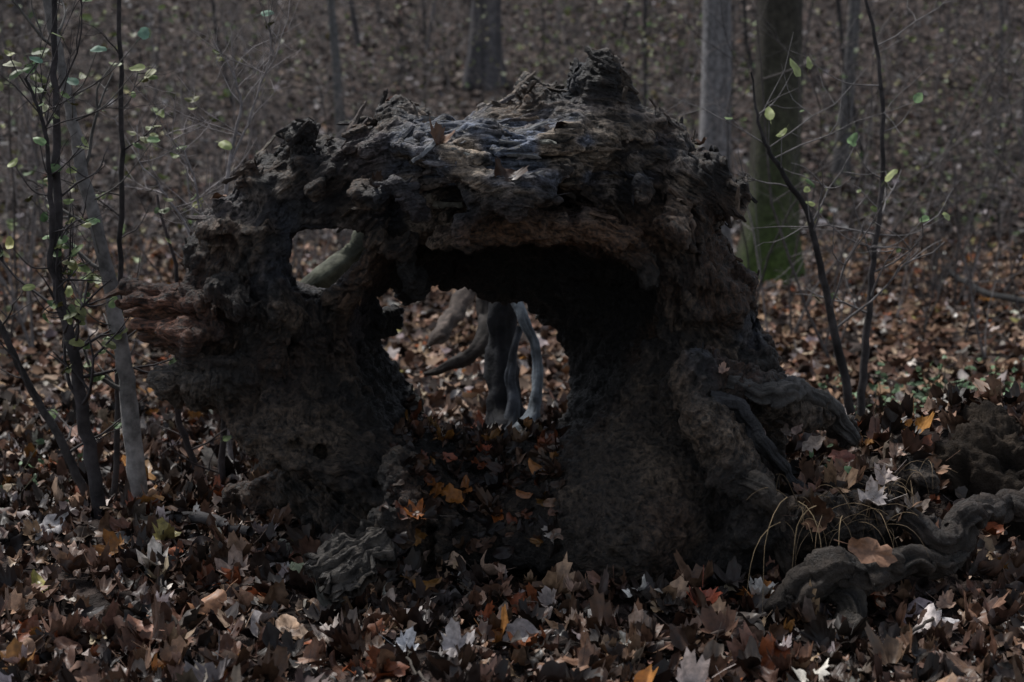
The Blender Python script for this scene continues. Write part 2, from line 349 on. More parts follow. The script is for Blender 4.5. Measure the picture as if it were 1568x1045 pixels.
grain=(1-2*np.abs(vn(xx*4,yy*30,zz*42+1.5*vn(xx*5,yy*5,zz*5,8),41)))
f[idx]+=(nearh*(-.018*n1*(1-.6*lf)-.008*n2*amp-.018*n3*amp*(1.3-msk)-.024*(n5+.1)*amp*sstep(.3,.7,zz)-(.017*st_+.018*st2)*(.3+.7*msk)*(1-mudw)*(1-top)*(1-lf)-.020*grain*(top+.3*br)-.010*grain*lf)).astype(np.float32)
def nets(f,gx,gy,gz):
    s=f<0; nx,ny,nz=f.shape
    cs=sum(s[a:nx-1+a,b:ny-1+b,c:nz-1+c].astype(np.int8) for a in(0,1) for b in(0,1) for c in(0,1))
    act=(cs>0)&(cs<8); I=np.array(np.where(act)).T; vid=np.full(act.shape,-1,np.int64); vid[act]=np.arange(len(I))
    acc=np.zeros((len(I),3));cnt=np.zeros(len(I))
    cor=[(a,b,c) for a in(0,1) for b in(0,1) for c in(0,1)]
    fv={q:f[I[:,0]+q[0],I[:,1]+q[1],I[:,2]+q[2]].astype(float) for q in cor}
    for a in cor:
        for ax in range(3):
            if a[ax]==0:
                b=list(a);b[ax]=1;b=tuple(b); fa,fb=fv[a],fv[b]; m=(fa<0)!=(fb<0)
                tt=np.where(m,fa/(fa-fb+1e-12),0); p=np.array(a,float)[None]+0*acc; p[:,ax]=tt
                acc+=p*m[:,None];cnt+=m
    V=I+acc/cnt[:,None]; V=V*H+np.array([gx[0],gy[0],gz[0]])
    Q=[]
    for ax in range(3):
        sl=[slice(1,-1)]*3; sl[ax]=slice(0,-1); sl2=[slice(1,-1)]*3; sl2[ax]=slice(1,None)
        a=s[tuple(sl)];b=s[tuple(sl2)]; E=np.array(np.where(a!=b)).T; sg=a[tuple(E.T)]
        o=np.array([1,1,1]);o[ax]=0; E=E+o; u,v=(ax+1)%3,(ax+2)%3
        def cell(du,dv):
            q=E.copy();q[:,u]-=du;q[:,v]-=dv; return vid[q[:,0],q[:,1],q[:,2]]
        q=np.stack([cell(1,1),cell(0,1),cell(0,0),cell(1,0)],-1); q[~sg]=q[~sg][:,::-1]; Q.append(q)
    return V,np.concatenate(Q)
f[0]=f[-1]=1;f[:,0]=f[:,-1]=1;f[:,:,0]=f[:,:,-1]=1
V,Q=nets(f,gx,gy,gz); del f
Q=Q[(Q>=0).all(1)]
mb=MB(); mb.add(V,[Q],(.03,.02,.02)); tmp=mb.build('tmp',[M_stump])
sm=tmp.modifiers.new('s','SUBSURF');sm.levels=1;sm.render_levels=1
dg=bpy.context.evaluated_depsgraph_get(); me=bpy.data.meshes.new_from_object(tmp.evaluated_get(dg)); bpy.data.objects.remove(tmp)
nv=len(me.vertices); co=np.empty(nv*3,np.float32); me.vertices.foreach_get('co',co);co=co.reshape(-1,3)
no=np.empty(nv*3,np.float32); me.vertices.foreach_get('normal',no);no=no.reshape(-1,3)
x,y,z=co.T
blob=lambda px,py,y_,sx,sz: gauss(x,z,px,py,y_,sx,sz)
top=blob(780,225,-.1,.30,.09); br=np.clip(blob(760,355,-.1,.14,.04)+blob(900,360,-.1,.2,.06),0,1)
mud=np.clip(blob(960,760,-.35,.22,.19)+blob(440,680,-.15,.17,.07)+.6*blob(1050,620,-.2,.13,.10),0,1)
g1=1-2*np.abs(vn(x*7,y*60,z*75+1.5*vn(x*6,y*6,z*6,8),51)); g2=1-2*np.abs(vn(x*18,y*120,z*150,52))
r1=terr(vn(x*50,y*50,z*50,61),3); r2=vn(x*150,y*150,z*150,62); r3=1-2*np.abs(vn(x*30,y*30,z*30,67))
pr,pa_=polar(x,z); wv=vn(x*7,y*7,z*7,64); msk=sstep(-.5,.5,vn(x*4.5,y*4.5,z*4.5,37)); lf=blob(230,520,0,.17,.16)
s1=1-2*np.abs(vn(pr*55+wv*5,pa_*6+wv*1.5,y*45,63)); s2=1-2*np.abs(vn(pr*110+wv*7,pa_*12,y*90,65))
disp=(.009*g1+.004*g2)*np.clip(top+.4*br+.7*lf,0,1)+(1-top)*(1-lf)*((.006+.005*(1-msk))*r1+.006*r3*(1-msk)+.0025*r2+(1-mud)*msk*(.010*s1+.004*s2))
disp+=mud*(.008*vn(x*40,y*40,z*40,66)+.006*terr(vn(x*24,y*24,z*24,68),3))
co2=co+no*disp[:,None]; me.vertices.foreach_set('co',co2.ravel().astype(np.float32)); me.update()
def mixc(col,c,w): return col*(1-w[:,None])+np.array(c)*w[:,None]
c0=np.array([.0075,.0056,.0046]);lt=np.array([.075,.052,.036])
n=fbm(x*7,y*7,z*7,71,3)
crest=msk*s1+(1-msk)*r3
col=c0+(lt-c0)*(sstep(0,1.5,.8*n+.6*crest+.3*r1+.3*s2*msk))[:,None]  # bleached raised fibres, plus painted crest highlights and crevice shading
crest_hl=sstep(.05,.6,vn(x*11,y*11,z*11,73))*sstep(-.1,.7,crest)*sstep(.75,1.05,z); col=mixc(col,[.30,.24,.19],crest_hl*.6)  # wet highlights on the upper crests, painted in as pale colour
rust=sstep(.1,.6,vn(x*5,y*5,z*5,95)); col=mixc(col,[.060,.030,.017],rust*.45)
col=mixc(col,[.11,.060,.034],np.clip(br*1.2,0,1)*.8)
col=mixc(col,[.088,.064,.045],mud*(.35+.5*sstep(-.3,.5,n)))
tcol=np.array([.07,.08,.105])*(1+1.2*np.clip(g1,-.75,1))[:,None]  # blue-grey wood grain with silvery crest highlights painted into the colour
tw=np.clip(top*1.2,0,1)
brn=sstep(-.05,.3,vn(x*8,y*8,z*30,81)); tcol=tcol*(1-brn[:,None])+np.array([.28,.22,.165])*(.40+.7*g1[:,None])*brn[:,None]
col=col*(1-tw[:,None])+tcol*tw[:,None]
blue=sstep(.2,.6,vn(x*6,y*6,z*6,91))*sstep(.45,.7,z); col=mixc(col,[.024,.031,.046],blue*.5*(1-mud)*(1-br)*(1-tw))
gr=blob(280,585,-.03,.13,.05)+blob(1230,620,-.1,.12,.06); col=mixc(col,np.array([.12,.10,.082]),np.clip(gr,0,1)*.6)
sr=blob(250,480,.0,.14,.08); col=mixc(col,[.15,.066,.040],np.clip(sr*1.2,0,1)*.75)
col*=(1+.6*lf*np.clip(g1,-1,1))[:,None]
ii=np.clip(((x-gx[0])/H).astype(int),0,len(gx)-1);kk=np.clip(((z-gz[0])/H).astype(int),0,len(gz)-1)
cav_shade=sstep(.03,-.02,sf[ii,kk])*sstep(-.24,-.08,y)*(1-.6*br)
col=mixc(col,[.005,.0045,.0045],np.clip(cav_shade,0,1)*.94)  # deep shade of the hollow painted into its colour, nearly black
col=np.clip(col*rng.uniform(.85,1.15,(nv,1)),0.003,1)
if 'Col' in me.color_attributes: me.color_attributes.remove(me.color_attributes['Col'])
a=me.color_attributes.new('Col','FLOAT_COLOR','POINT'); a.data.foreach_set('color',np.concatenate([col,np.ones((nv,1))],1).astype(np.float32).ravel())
ga=me.attributes.new('Grain','FLOAT_VECTOR','POINT'); GR=np.stack([pr*110+wv*9,pa_*13+wv*2.5,y*85],-1); GT=np.stack([x*14,y*90,z*120+2*wv],-1)
GR=np.where(((top>.4)|(lf>.4))[:,None],GT,GR); GR=np.where((mud>.5)[:,None],co*70,GR); ga.data.foreach_set('vector',GR.astype(np.float32).ravel())
me.polygons.foreach_set('use_smooth',np.ones(len(me.polygons),bool))
me.name='hollow_tree_stump'; stump=bpy.data.objects.new('hollow_tree_stump',me); scene.collection.objects.link(stump)
bvh=BVHTree.FromObject(stump,bpy.context.evaluated_depsgraph_get())
# broken flakes of wood lying along the grain
sp_=MB()
def flake(i,L_,w,th,kn):
    p=co2[i];nn=no[i]
    tx=np.array([-(p[2]-CXY[2]),0,p[0]-CXY[0]])
    if top[i]>.3 or lf[i]>.3: tx=np.array([1.,0,-.1])
    tx=tx/np.linalg.norm(tx)*rng.choice([-1,1])+rng.normal(0,.22,3)
    d=tx-(tx@nn)*nn; d/=np.linalg.norm(d); d=d+nn*kn; d/=np.linalg.norm(d)
    s=np.cross(d,nn); s/=np.linalg.norm(s); u=np.cross(s,d)
    n_=6; Vv=[];b=p-nn*.006-d*L_*.3
    for q in range(n_):
        t=q/(n_-1); wq=w*(1-.5*t)*rng.uniform(.7,1.15); bend=u*(.12*L_*t*t)
        c_=b+d*L_*t+bend+s*rng.normal(0,w*.15)
        Vv+= [c_-s*wq+u*th*.3,c_-s*wq*.3+u*th*rng.uniform(.8,1.5),c_+s*wq*.5+u*th*rng.uniform(.7,1.4),c_+s*wq,c_-u*th*.4]
    F4=[[q*5+a_,q*5+(a_+1)%5,q*5+5+(a_+1)%5,q*5+5+a_] for q in range(n_-1) for a_ in range(5)]
    e0=(n_-1)*5; k_=len(Vv); Vv+=[Vv[e0]+d*L_*rng.uniform(0,.18),Vv[e0+2]+d*L_*rng.uniform(.0,.22),Vv[e0+3]+d*L_*rng.uniform(0,.15)]
    F3=[[e0,e0+1,k_],[e0+1,e0+2,k_+1],[e0+2,e0+3,k_+2],[e0+1,k_+1,k_],[e0+4,e0,k_],[e0+4,k_,k_+1],[e0+4,k_+1,k_+2],[e0+3,e0+4,k_+2],[e0+2,k_+2,k_+1]]
    cc=np.clip(col[i]*rng.uniform(.7,1.9),0,.2)
    sp_.add(Vv,[F4,F3],cc)
cand=np.where((co2[:,2]>.45)&(no[:,1]<.5)&(mud<.3)&(cav_shade<.2))[0]
for i in rng.choice(cand,900):
    L_=rng.uniform(.02,.07)*(1.3 if co2[i][2]>1 else .75); flake(i,L_,L_*rng.uniform(.10,.24),L_*rng.uniform(.06,.12),rng.uniform(-.05,.2))
oo=so[ii,kk]
cand=np.where((oo>-.04)&(co2[:,2]>.6)&(np.abs(co2[:,1])<.2))[0]
for i in rng.choice(cand,45):
    L_=rng.uniform(.025,.065); flake(i,L_,L_*rng.uniform(.18,.38),L_*rng.uniform(.10,.2),rng.uniform(.1,.7))
so_=sp_.build('splinters',[M_wood],False); so_.parent=stump
# roots sweeping out to the lower right
rt=MB()
def root(pts,col=(.050,.042,.036),rg=.45):
    P,R=smoothpath([W(a,b_,y) for a,b_,y,_ in pts],[q[3] for q in pts],26); P=P+.030*np.stack([vn(P[:,0]*9,P[:,1]*9,P[:,2]*9,s) for s in (1,2,3)],-1)+.010*np.stack([vn(P[:,0]*30,P[:,1]*30,P[:,2]*30,s) for s in (1,2,3)],-1)
    tube(rt,P,R,36,col,0,.05,rg)
root([(1180,950,-.58,.004),(1192,940,-.58,.020),(1235,912,-.60,.036),(1290,884,-.60,.044),(1350,872,-.54,.038),(1430,850,-.44,.030),(1480,835,-.36,.018),(1500,825,-.32,.004)],(.032,.025,.020))
root([(1270,885,-.58,.025),(1288,920,-.63,.034),(1296,970,-.70,.028),(1306,1015,-.76,.020),(1312,1045,-.82,.006)],(.038,.031,.024))
root([(1110,700,-.34,.03),(1150,735,-.40,.034),(1185,780,-.44,.032),(1200,830,-.44,.02),(1215,880,-.44,.008)],(.045,.036,.029))
root([(1080,600,-.30,.02),(1130,625,-.32,.022),(1180,690,-.34,.016),(1225,730,-.32,.012),(1265,760,-.30,.005)],(.020,.020,.022))
root([(1100,575,-.26,.02),(1170,592,-.26,.028),(1230,606,-.20,.030),(1275,632,-.14,.024),(1312,672,-.10,.012)],(.055,.052,.050))
root([(1380,800,-.42,.02),(1430,810,-.40,.034),(1490,800,-.32,.036),(1560,780,-.2,.03),(1620,760,-.1,.02)],(.030,.023,.019))
root([(1240,800,-.46,.006),(1290,810,-.44,.020),(1350,800,-.38,.022),(1420,780,-.28,.008)],(.026,.020,.016))
ro_=rt.build('tree_roots',[M_wood]); ro_.parent=stump
# bare soil mound on the far right
ml=MB(); n_=160; u=np.linspace(0,2*np.pi,n_,endpoint=False); v=np.linspace(0.02,1,70)
mc=W(1515,705,.14); mc[2]=.05
UU,VV=np.meshgrid(u,v,indexing='ij'); rx,ry,rz=.25,.24,.315
dx_,dy_,dz_=np.cos(UU)*np.sin(VV*1.75),np.sin(UU)*np.sin(VV*1.75),np.cos(VV*1.75)
q=1+.20*fbm(dx_*2.2,dy_*2.2,dz_*2.2,5,3)+.08*terr(vn(dx_*7,dy_*7,dz_*7,6),3)+.05*vn(dx_*16,dy_*16,dz_*16,7)+.03*vn(dx_*34,dy_*34,dz_*34,8)
P_=np.stack([mc[0]+rx*dx_*q*1.15,mc[1]+ry*dy_*q,mc[2]+rz*np.sign(dz_)*np.abs(dz_)**.8*q],-1)
i,j=np.meshgrid(np.arange(n_),np.arange(69),indexing='ij'); i2=(i+1)%n_
FF=np.stack([i*70+j,i*70+j+1,i2*70+j+1,i2*70+j],-1).reshape(-1,4)
ml.add(P_.reshape(-1,3),[FF],np.array([.046,.034,.025])*(1+.7*vn(P_[...,0]*14,P_[...,1]*14,P_[...,2]*14,9).reshape(-1,1))); mo_=ml.build('soil_mound',[M_soil])
mbvh=BVHTree.FromObject(mo_,bpy.context.evaluated_depsgraph_get())
# ------------------------------------------------------------------ ground sheet
def axis(dense0,dense1,step,lo,hi,gr=1.06):
    a=list(np.arange(dense0,dense1,step)); s=step; p=a[-1]
    while p<hi: s*=gr; p+=s; a.append(p)
    s=step;p=a[0];b=[]
    while p>lo: s*=gr;p-=s;b.append(p)
    return np.array(b[::-1]+a)
ax_=axis(-2.5,2.5,.03,-90,90);ay_=axis(-2,4,.03,-30,110,1.05)
XX,YY=np.meshgrid(ax_,ay_,indexing='ij'); ZZ=g(XX,YY)-.012
nx_,ny_=XX.shape; i,j=np.meshgrid(np.arange(nx_-1),np.arange(ny_-1),indexing='ij'); q=(i*ny_+j).ravel()
gb=MB(); gb.add(np.stack([XX.ravel(),YY.ravel(),ZZ.ravel()],-1),[np.stack([q,q+ny_,q+ny_+1,q+1],-1)],(.05,.04,.03)); gb.build('ground',[M_ground])
# ------------------------------------------------------------------ leaf litter
def gn(x,y,e=.05):
    return np.stack([-(g(x+e,y)-g(x-e,y))/(2*e),-(g(x,y+e)-g(x,y-e))/(2*e),np.ones_like(x)],-1)
lb=MB()
k=13500; px=rng.uniform(-2.3,2.6,k); py=rng.uniform(-1.5,2.2,k); zg=g(px,py)
nrm=gn(px,py)+rng.normal(0,.48,(k,3))*[1,1,.2]
pos=np.stack([px,py,zg+rng.uniform(-.005,.045,k)],-1); keep=np.ones(k,bool)
for i in range(k):
    if ((px[i]-mc[0])/.34)**2+((py[i]-mc[1])/.30)**2<1:
        h=mbvh.ray_cast(Vector((px[i],py[i],2)),Vector((0,0,-1)))
        if h[0] is not None and h[0].z>zg[i]:
            if rng.random()<(.10 if h[1].z>.5 else .03): pos[i]=list(h[0]+h[1]*.006); nrm[i]=np.array(h[1])+rng.normal(0,.2,3)
            else: keep[i]=False
    if -1.3<px[i]<1.6 and -.8<py[i]<.75:
        h=bvh.ray_cast(Vector((px[i],py[i],2)),Vector((0,0,-1)))
        if h[0] is not None and h[0].z>zg[i]:
            if (h[0].z<.5 and px[i]>.75 and h[1].z>.35 and rng.random()<.6) or (h[1].z>.8 and rng.random()<.03) or (h[0].z<.10 and rng.random()<.4):
                pos[i]=list(h[0]+h[1]*.008); nrm[i]=np.array(h[1])+rng.normal(0,.3,3)
            else:
                h2=bvh.ray_cast(Vector((px[i],py[i],zg[i]+.01)),Vector((0,0,1)))
                if h2[0] is None or h2[1].z>0 or h2[0].z-zg[i]<.08: keep[i]=False
nrm[:,2]=np.maximum(nrm[:,2],.25)
size=.030+.075*rng.random(k)**1.4
scatter(lb,NEAR,pos[keep],nrm[keep],size[keep],leafcols(k,WN)[keep])
P_=[];N_=[]
while len(P_)<360:
    yv=rng.uniform(-.6,.35); a=rng.uniform(605,860) if yv<0 else rng.uniform(620,860)
    xw=W(a,700,yv)[0]; z0=.62 if yv>-.1 else .5
    h=bvh.ray_cast(Vector((xw,yv,z0)),Vector((0,0,-1)))
    if h[0] is not None and h[1].z>.15 and h[0].z>.02: P_.append(np.array(h[0])+np.array(h[1])*rng.uniform(.002,.010)); N_.append(np.array(h[1])+rng.normal(0,.3,3))
    elif rng.random()<.02: P_.append(np.array([xw,yv,g(xw,yv)+.02])); N_.append(np.array([0,0,1.])+rng.normal(0,.3,3))
P_=np.array(P_);N_=np.array(N_)
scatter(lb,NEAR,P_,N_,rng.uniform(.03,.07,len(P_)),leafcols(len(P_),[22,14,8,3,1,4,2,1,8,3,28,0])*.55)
k=20000; px=rng.uniform(-5,5.5,k); py=rng.uniform(2.0,10,k); pos=np.stack([px,py,g(px,py)+rng.uniform(0,.04,k)],-1)
scatter(lb,MID,pos,gn(px,py)+rng.normal(0,.35,(k,3))*[1,1,.1],rng.uniform(.05,.105,k),leafcols(k,WM)*1.0,1)
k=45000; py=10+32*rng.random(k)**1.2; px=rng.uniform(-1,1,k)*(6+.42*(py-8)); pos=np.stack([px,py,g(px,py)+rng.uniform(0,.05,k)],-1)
fc=leafcols(k,WM); fc=fc*.6+fc.mean(1)[:,None]*np.array([.36,.36,.40])  # far leaves greyed, blued and lifted: distance haze put into their colour
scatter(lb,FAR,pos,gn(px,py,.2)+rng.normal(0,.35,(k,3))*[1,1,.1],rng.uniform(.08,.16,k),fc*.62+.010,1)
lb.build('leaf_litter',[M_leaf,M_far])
fb=MB()
def feat(mb_,px_,py_,y_,size_,c_,n_=(0,-.6,.8),tp=None,m=0):
    p=W(px_,py_,y_); h=bvh.ray_cast(Vector(CAM),Vector(p-CAM).normalized())
    if h[0] is not None and abs(h[0].y-y_)<.5: p=np.array(h[0])+np.array(h[1])*.015
    scatter(mb_,tp or NEAR[:3],np.array([p]),np.array([n_],float),np.array([size_]),np.array([c_]),m)
for a in [(635,785,-.3,.06,(.30,.10,.025)),(690,765,-.3,.08,(.26,.10,.02)),(660,752,-.3,.065,(.24,.09,.02)),(715,750,-.3,.06,(.22,.08,.02)),(765,795,-.3,.06,(.30,.09,.02)),(825,720,-.25,.06,(.24,.10,.03)),(810,760,-.3,.05,(.24,.10,.04)),(740,695,-.2,.05,(.24,.06,.03)),(690,700,-.2,.05,(.2,.06,.03)),(650,735,-.25,.05,(.20,.07,.02)),
          (1245,680,-.1,.07,(.42,.34,.30)),(1340,770,-.1,.09,(.46,.40,.37)),(1200,660,-.15,.05,(.36,.3,.28)),(1105,570,-.2,.035,(.34,.22,.17)),(1150,605,-.2,.03,(.3,.2,.15)),(1170,665,-.2,.04,(.34,.27,.27)),(1350,740,-.1,.08,(.38,.31,.28)),(1400,780,-.2,.07,(.3,.24,.2)),(1220,655,-.15,.05,(.28,.2,.17)),(1290,700,-.1,.07,(.3,.12,.09)),(1330,720,-.1,.06,(.33,.26,.2)),(1380,700,0,.06,(.3,.2,.15))]:
    feat(fb,*a)
for px_,py_,s_,c_ in [(1075,945,.09,(.26,.06,.03)),(460,895,.07,(.33,.36,.22)),(320,950,.10,(.34,.17,.09)),(620,1020,.07,(.5,.5,.52)),(80,825,.11,(.5,.47,.46)),(700,1020,.09,(.40,.36,.35)),(1440,975,.08,(.44,.42,.43)),(360,900,.10,(.30,.22,.18)),(60,920,.08,(.28,.24,.06)),(590,950,.08,(.36,.28,.23)),(820,970,.09,(.38,.31,.27)),(110,880,.10,(.2,.14,.11)),(980,1010,.09,(.36,.27,.22)),(500,1000,.07,(.4,.34,.3)),(220,990,.09,(.3,.15,.1)),(1230,970,.07,(.36,.28,.24))]:
    p=G(px_,py_); scatter(fb,NEAR[:4],np.array([p+[0,0,.04]]),np.array([[0,-.5,.8]]),np.array([s_]),np.array([c_]))
feat(fb,1335,845,-.66,.11,(.26,.14,.085),(-.2,-.9,.3),[NEAR[1]])
fb.build('fallen_leaves',[M_leaf])
# ------------------------------------------------------------------ saplings
def stem(mb_,pts,col=(.05,.043,.04),sides=8,wob=.08,m=0):
    P,R=smoothpath([W(a,b,y) for a,b,y,_ in pts],[q[3] for q in pts],7)
    P=P+rng.normal(0,.0025,P.shape)
    c=np.array(col)*(1+.6*vn(P[:,0]*6,P[:,1]*6,P[:,2]*9,33).repeat(sides))[:,None]
    tube(mb_,P,R,sides,c,m,wob); return P,R
def twig(mb_,p,d,L_,r,col,depth=1,leaf=.0,lc=(.12,.16,.05),m=0,lm=1):
    n=5; P=[p]; d=d/np.linalg.norm(d)
    for i in range(n):
        d=d+rng.normal(0,.16,3)+[0,0,.05]; d/=np.linalg.norm(d); P.append(P[-1]+d*L_/n)
    P=np.array(P); tube(mb_,P,np.linspace(r,r*.35,n+1),4,col,m)
    if depth>0:
        for j in range(rng.integers(2,4)):
            q=rng.integers(1,n); dd=d+rng.normal(0,.7,3); twig(mb_,P[q],dd,L_*.5,r*.6,col,depth-1,leaf,lc,m,lm)
    for j in range(1,n+1):
        if rng.random()<leaf:
            c=np.array(lc)*rng.uniform(.6,1.4)*np.array([rng.uniform(.8,1.5),1,1]); scatter(mb_,GREEN,np.array([P[j]+[0,0,-.01]]),np.array([[rng.normal(0,.5),rng.normal(-.5,.5),.8]]),np.array([rng.uniform(.025,.055)]),np.array([c]),lm)
def sapling(name,stems,ntw,tl,leaf,col,lc=(.10,.15,.05),tcol=None,leaves=()):
    m_=MB(); AP=[]
    for s in stems:
        P,R=stem(m_,s,col); AP.append(P)
        for i in range(ntw):
            j=rng.integers(len(P)//5,len(P)); d=np.array([rng.normal(0,1),rng.normal(0,.7),rng.uniform(.2,1.2)])
            twig(m_,P[j],d,tl*rng.uniform(.5,1.3),max(R[j]*.35,.0022),tcol or col,1,leaf,lc)
    AP=np.concatenate(AP)
    for (a,b,y,s,c) in leaves:
        q=W(a,b,y); scatter(m_,GREEN,np.array([q]),np.array([[rng.normal(0,.4),-.7,.6]]),np.array([s]),np.array([c]),1)
        dd=np.linalg.norm((AP-q)*[1,1,1.0]+[0,0,.12],axis=1); j=np.argmin(dd); m0=(AP[j]+q)/2+[0,0,-.03]
        P,R=smoothpath([AP[j],m0,q],[.003,.002,.0012],5); tube(m_,P,R,4,tcol or col)
    return m_.build(name,[M_bark,M_green])
yl=.4
GL=(.18,.28,.12);YL=(.30,.34,.13);BG=(.13,.23,.16)
sapling('beech_sapling',[[(222,812,yl,.034),(205,700,yl,.029),(190,560,yl,.026),(165,420,yl,.023),(128,270,yl,.020),(100,130,yl,.017),(72,0,yl,.014),(60,-200,yl,.010),(50,-420,yl,.004)]],16,.35,.12,(.17,.16,.155),tcol=(.10,.095,.09),leaves=[(222,50,.3,.06,BG),(150,75,.3,.05,BG),(110,125,.3,.05,BG),(140,340,.35,.05,GL),(235,215,.3,.04,GL),(105,445,.3,.05,YL),(210,105,.3,.05,YL)])
sapling('hornbeam_sapling',[[(158,806,.35,.024),(135,680,.35,.022),(112,540,.3,.018),(90,430,.3,.014),(88,250,.3,.012),(84,60,.3,.009),(80,-150,.3,.006),(78,-300,.3,.003)],
   [(112,540,.3,.012),(82,430,.28,.01),(78,300,.25,.008),(70,200,.22,.006),(40,120,.2,.004)]],16,.30,.16,(.045,.040,.042),leaves=[(60,215,.2,.045,GL),(20,250,.2,.04,YL),(45,440,.2,.04,YL),(15,375,.2,.05,(.3,.28,.08)),(55,92,.2,.04,BG)])
sapling('young_sapling',[[(176,800,.5,.010),(180,600,.5,.010),(184,430,.5,.009),(186,200,.5,.008),(182,0,.5,.007),(180,-250,.5,.003)]],12,.3,.14,(.04,.035,.035))
sapling('young_sapling',[[(150,800,.45,.016),(95,680,.4,.014),(50,600,.4,.012),(0,500,.35,.010),(-60,380,.3,.006)]],6,.3,.05,(.05,.045,.045))
sapling('young_sapling',[[(330,770,.7,.014),(290,690,.7,.012),(268,600,.7,.010),(275,450,.7,.007),(240,300,.7,.004)],[(335,775,.7,.013),(342,660,.7,.011),(345,560,.7,.009)]],7,.3,.06,(.055,.045,.045))
sapling('bare_twig_shrub',[[(360,800,.9,.010),(340,500,.9,.008),(346,290,.9,.007),(368,160,.9,.005),(345,85,.9,.002)],[(346,270,.9,.005),(400,130,.9,.003),(435,20,.9,.001)],[(340,500,.9,.006),(300,380,.9,.005),(255,300,.9,.004),(215,250,.9,.002)],[(350,420,.9,.005),(310,330,.9,.004),(290,250,.9,.003),(250,200,.9,.002)]],10,.28,.03,(.22,.20,.20),leaves=[(345,222,.9,.06,YL),(410,20,.9,.05,BG)])
sapling('beech_sapling',[[(1312,690,1.0,.018),(1290,560,1.0,.016),(1262,440,1.0,.013),(1238,330,1.0,.011),(1195,260,1.0,.009),(1165,200,1.0,.006),(1150,110,1.0,.003)]],9,.4,.03,(.04,.036,.036),tcol=(.16,.15,.15),
   leaves=[(1178,174,.95,.06,YL),(1197,205,.95,.045,YL),(1236,290,.95,.04,YL),(1218,102,.95,.08,YL)])
sapling('beech_sapling',[[(1312,690,1.05,.016),(1325,540,1.05,.014),(1338,400,1.05,.011),(1352,250,1.05,.009),(1345,90,1.05,.007),(1322,-20,1.05,.005),(1300,-150,1.05,.002)]],9,.45,.04,(.045,.04,.04),tcol=(.16,.15,.15),
   leaves=[(1305,216,1.0,.065,GL),(1406,150,1.0,.06,GL),(1364,268,1.0,.06,YL),(1448,332,1.0,.06,YL),(1415,336,1.0,.045,GL),(1240,95,1.0,.06,YL),(1240,312,1.0,.04,YL)])
# ------------------------------------------------------------------ background trees
def bigtree(name,base,r0,h,col,lean=(0,0),moss=True,limbs=8,sides=28):
    m_=MB(); n=40; zz=np.linspace(-.3,h,n); R=r0*(1-.75*zz.clip(0)/h)*(1+.55*np.exp(-zz.clip(0)/.35))
    P=np.stack([base[0]+lean[0]*zz+.05*np.sin(zz*.8),base[1]+lean[1]*zz,base[2]+zz],-1)
    th=np.linspace(0,2*np.pi,sides,endpoint=False)
    rr=R[:,None]*(1+.10*np.sin(5*th+.7)[None]*np.exp(-zz.clip(0)/2)[:,None]+.06*vn(np.cos(th)*3+0*zz[:,None],np.sin(th)*3+0*zz[:,None],zz[:,None]*.8,5)+.03*np.sin(th*13)[None])
    V=P[:,None]+np.stack([rr*np.cos(th),rr*np.sin(th),0*rr],-1)
    i=np.arange(n-1)[:,None]*sides;j=np.arange(sides)[None];j2=(j+1)%sides
    C=np.array(col)[None,None]*(1+.6*vn(np.cos(th)[None,:]*4+0*zz[:,None],np.sin(th)[None,:]*4+0*zz[:,None],zz[:,None]*1.2,15))[...,None]
    if moss:
        w=np.clip(1.15*np.exp(-zz.clip(0)/.8)[:,None]*np.clip(.7+.5*np.cos(th-(-.9)),0,1)[None],0,1)[...,None]; C=C*(1-w)+np.array([.052,.085,.018])*w
    m_.add(V.reshape(-1,3),[np.stack([i+j,i+j2,i+sides+j2,i+sides+j],-1).reshape(-1,4)],C.reshape(-1,3))
    for l in range(limbs):
        q=rng.uniform(.4,.97); k_=int(q*n); d=np.array([rng.normal(),rng.normal(),.8]); twig(m_,P[k_],d,h*.28,R[k_]*.4,col,2)
    return m_.build(name,[M_bark,M_green])
b=G(1175,430,5); bigtree('oak_tree',b,.21,13,(.045,.038,.034))
b2=b+np.array([-.42,.5,0]); b2[2]=g(b2[0],b2[1]); bigtree('hornbeam_tree',b2,.14,12,(.20,.195,.20),(-.012,0),False)
p=W(740,200,17);p[2]=g(p[0],p[1]); bigtree('hornbeam_tree',p,.22,14,(.085,.08,.085),(.0,0),False)
p=W(1285,300,13);p[2]=g(p[0],p[1]); bigtree('hornbeam_tree',p,.08,11,(.11,.105,.105),(.03,0),False,5,12)
p=W(525,180,12.5);p[2]=g(p[0],p[1]); bigtree('hornbeam_tree',p,.06,6,(.10,.10,.10),(-.08,0),False,5,10)
dt=MB()
for i in range(210):
    y_=rng.uniform(13,42); x_=rng.uniform(-1,1)*(5+.42*y_); r_=rng.choice([.015,.028,.05,.10],p=[.5,.3,.15,.05])
    if abs(x_-b[0])<.5 and y_<14: continue
    h_=rng.uniform(5,11); z_=float(g(x_,y_))-.1; n=8; zz=np.linspace(0,h_,n); lx=rng.normal(0,.08)
    P=np.stack([x_+lx*zz+.06*np.cumsum(rng.normal(0,1,n)),y_+0*zz,z_+zz],-1)
    c_=np.array([.06,.056,.058])*rng.uniform(.3,2); tube(dt,P,np.linspace(r_,r_*.3,n),7,c_)
    for j in range(4): 
        k_=rng.integers(1,n-1); twig(dt,P[k_],np.array([rng.normal(),rng.normal()*.5,.7]),rng.uniform(.6,1.8),max(r_*.25,.007),c_,1)
dt.build('distant_trees',[M_bark])
us=MB()
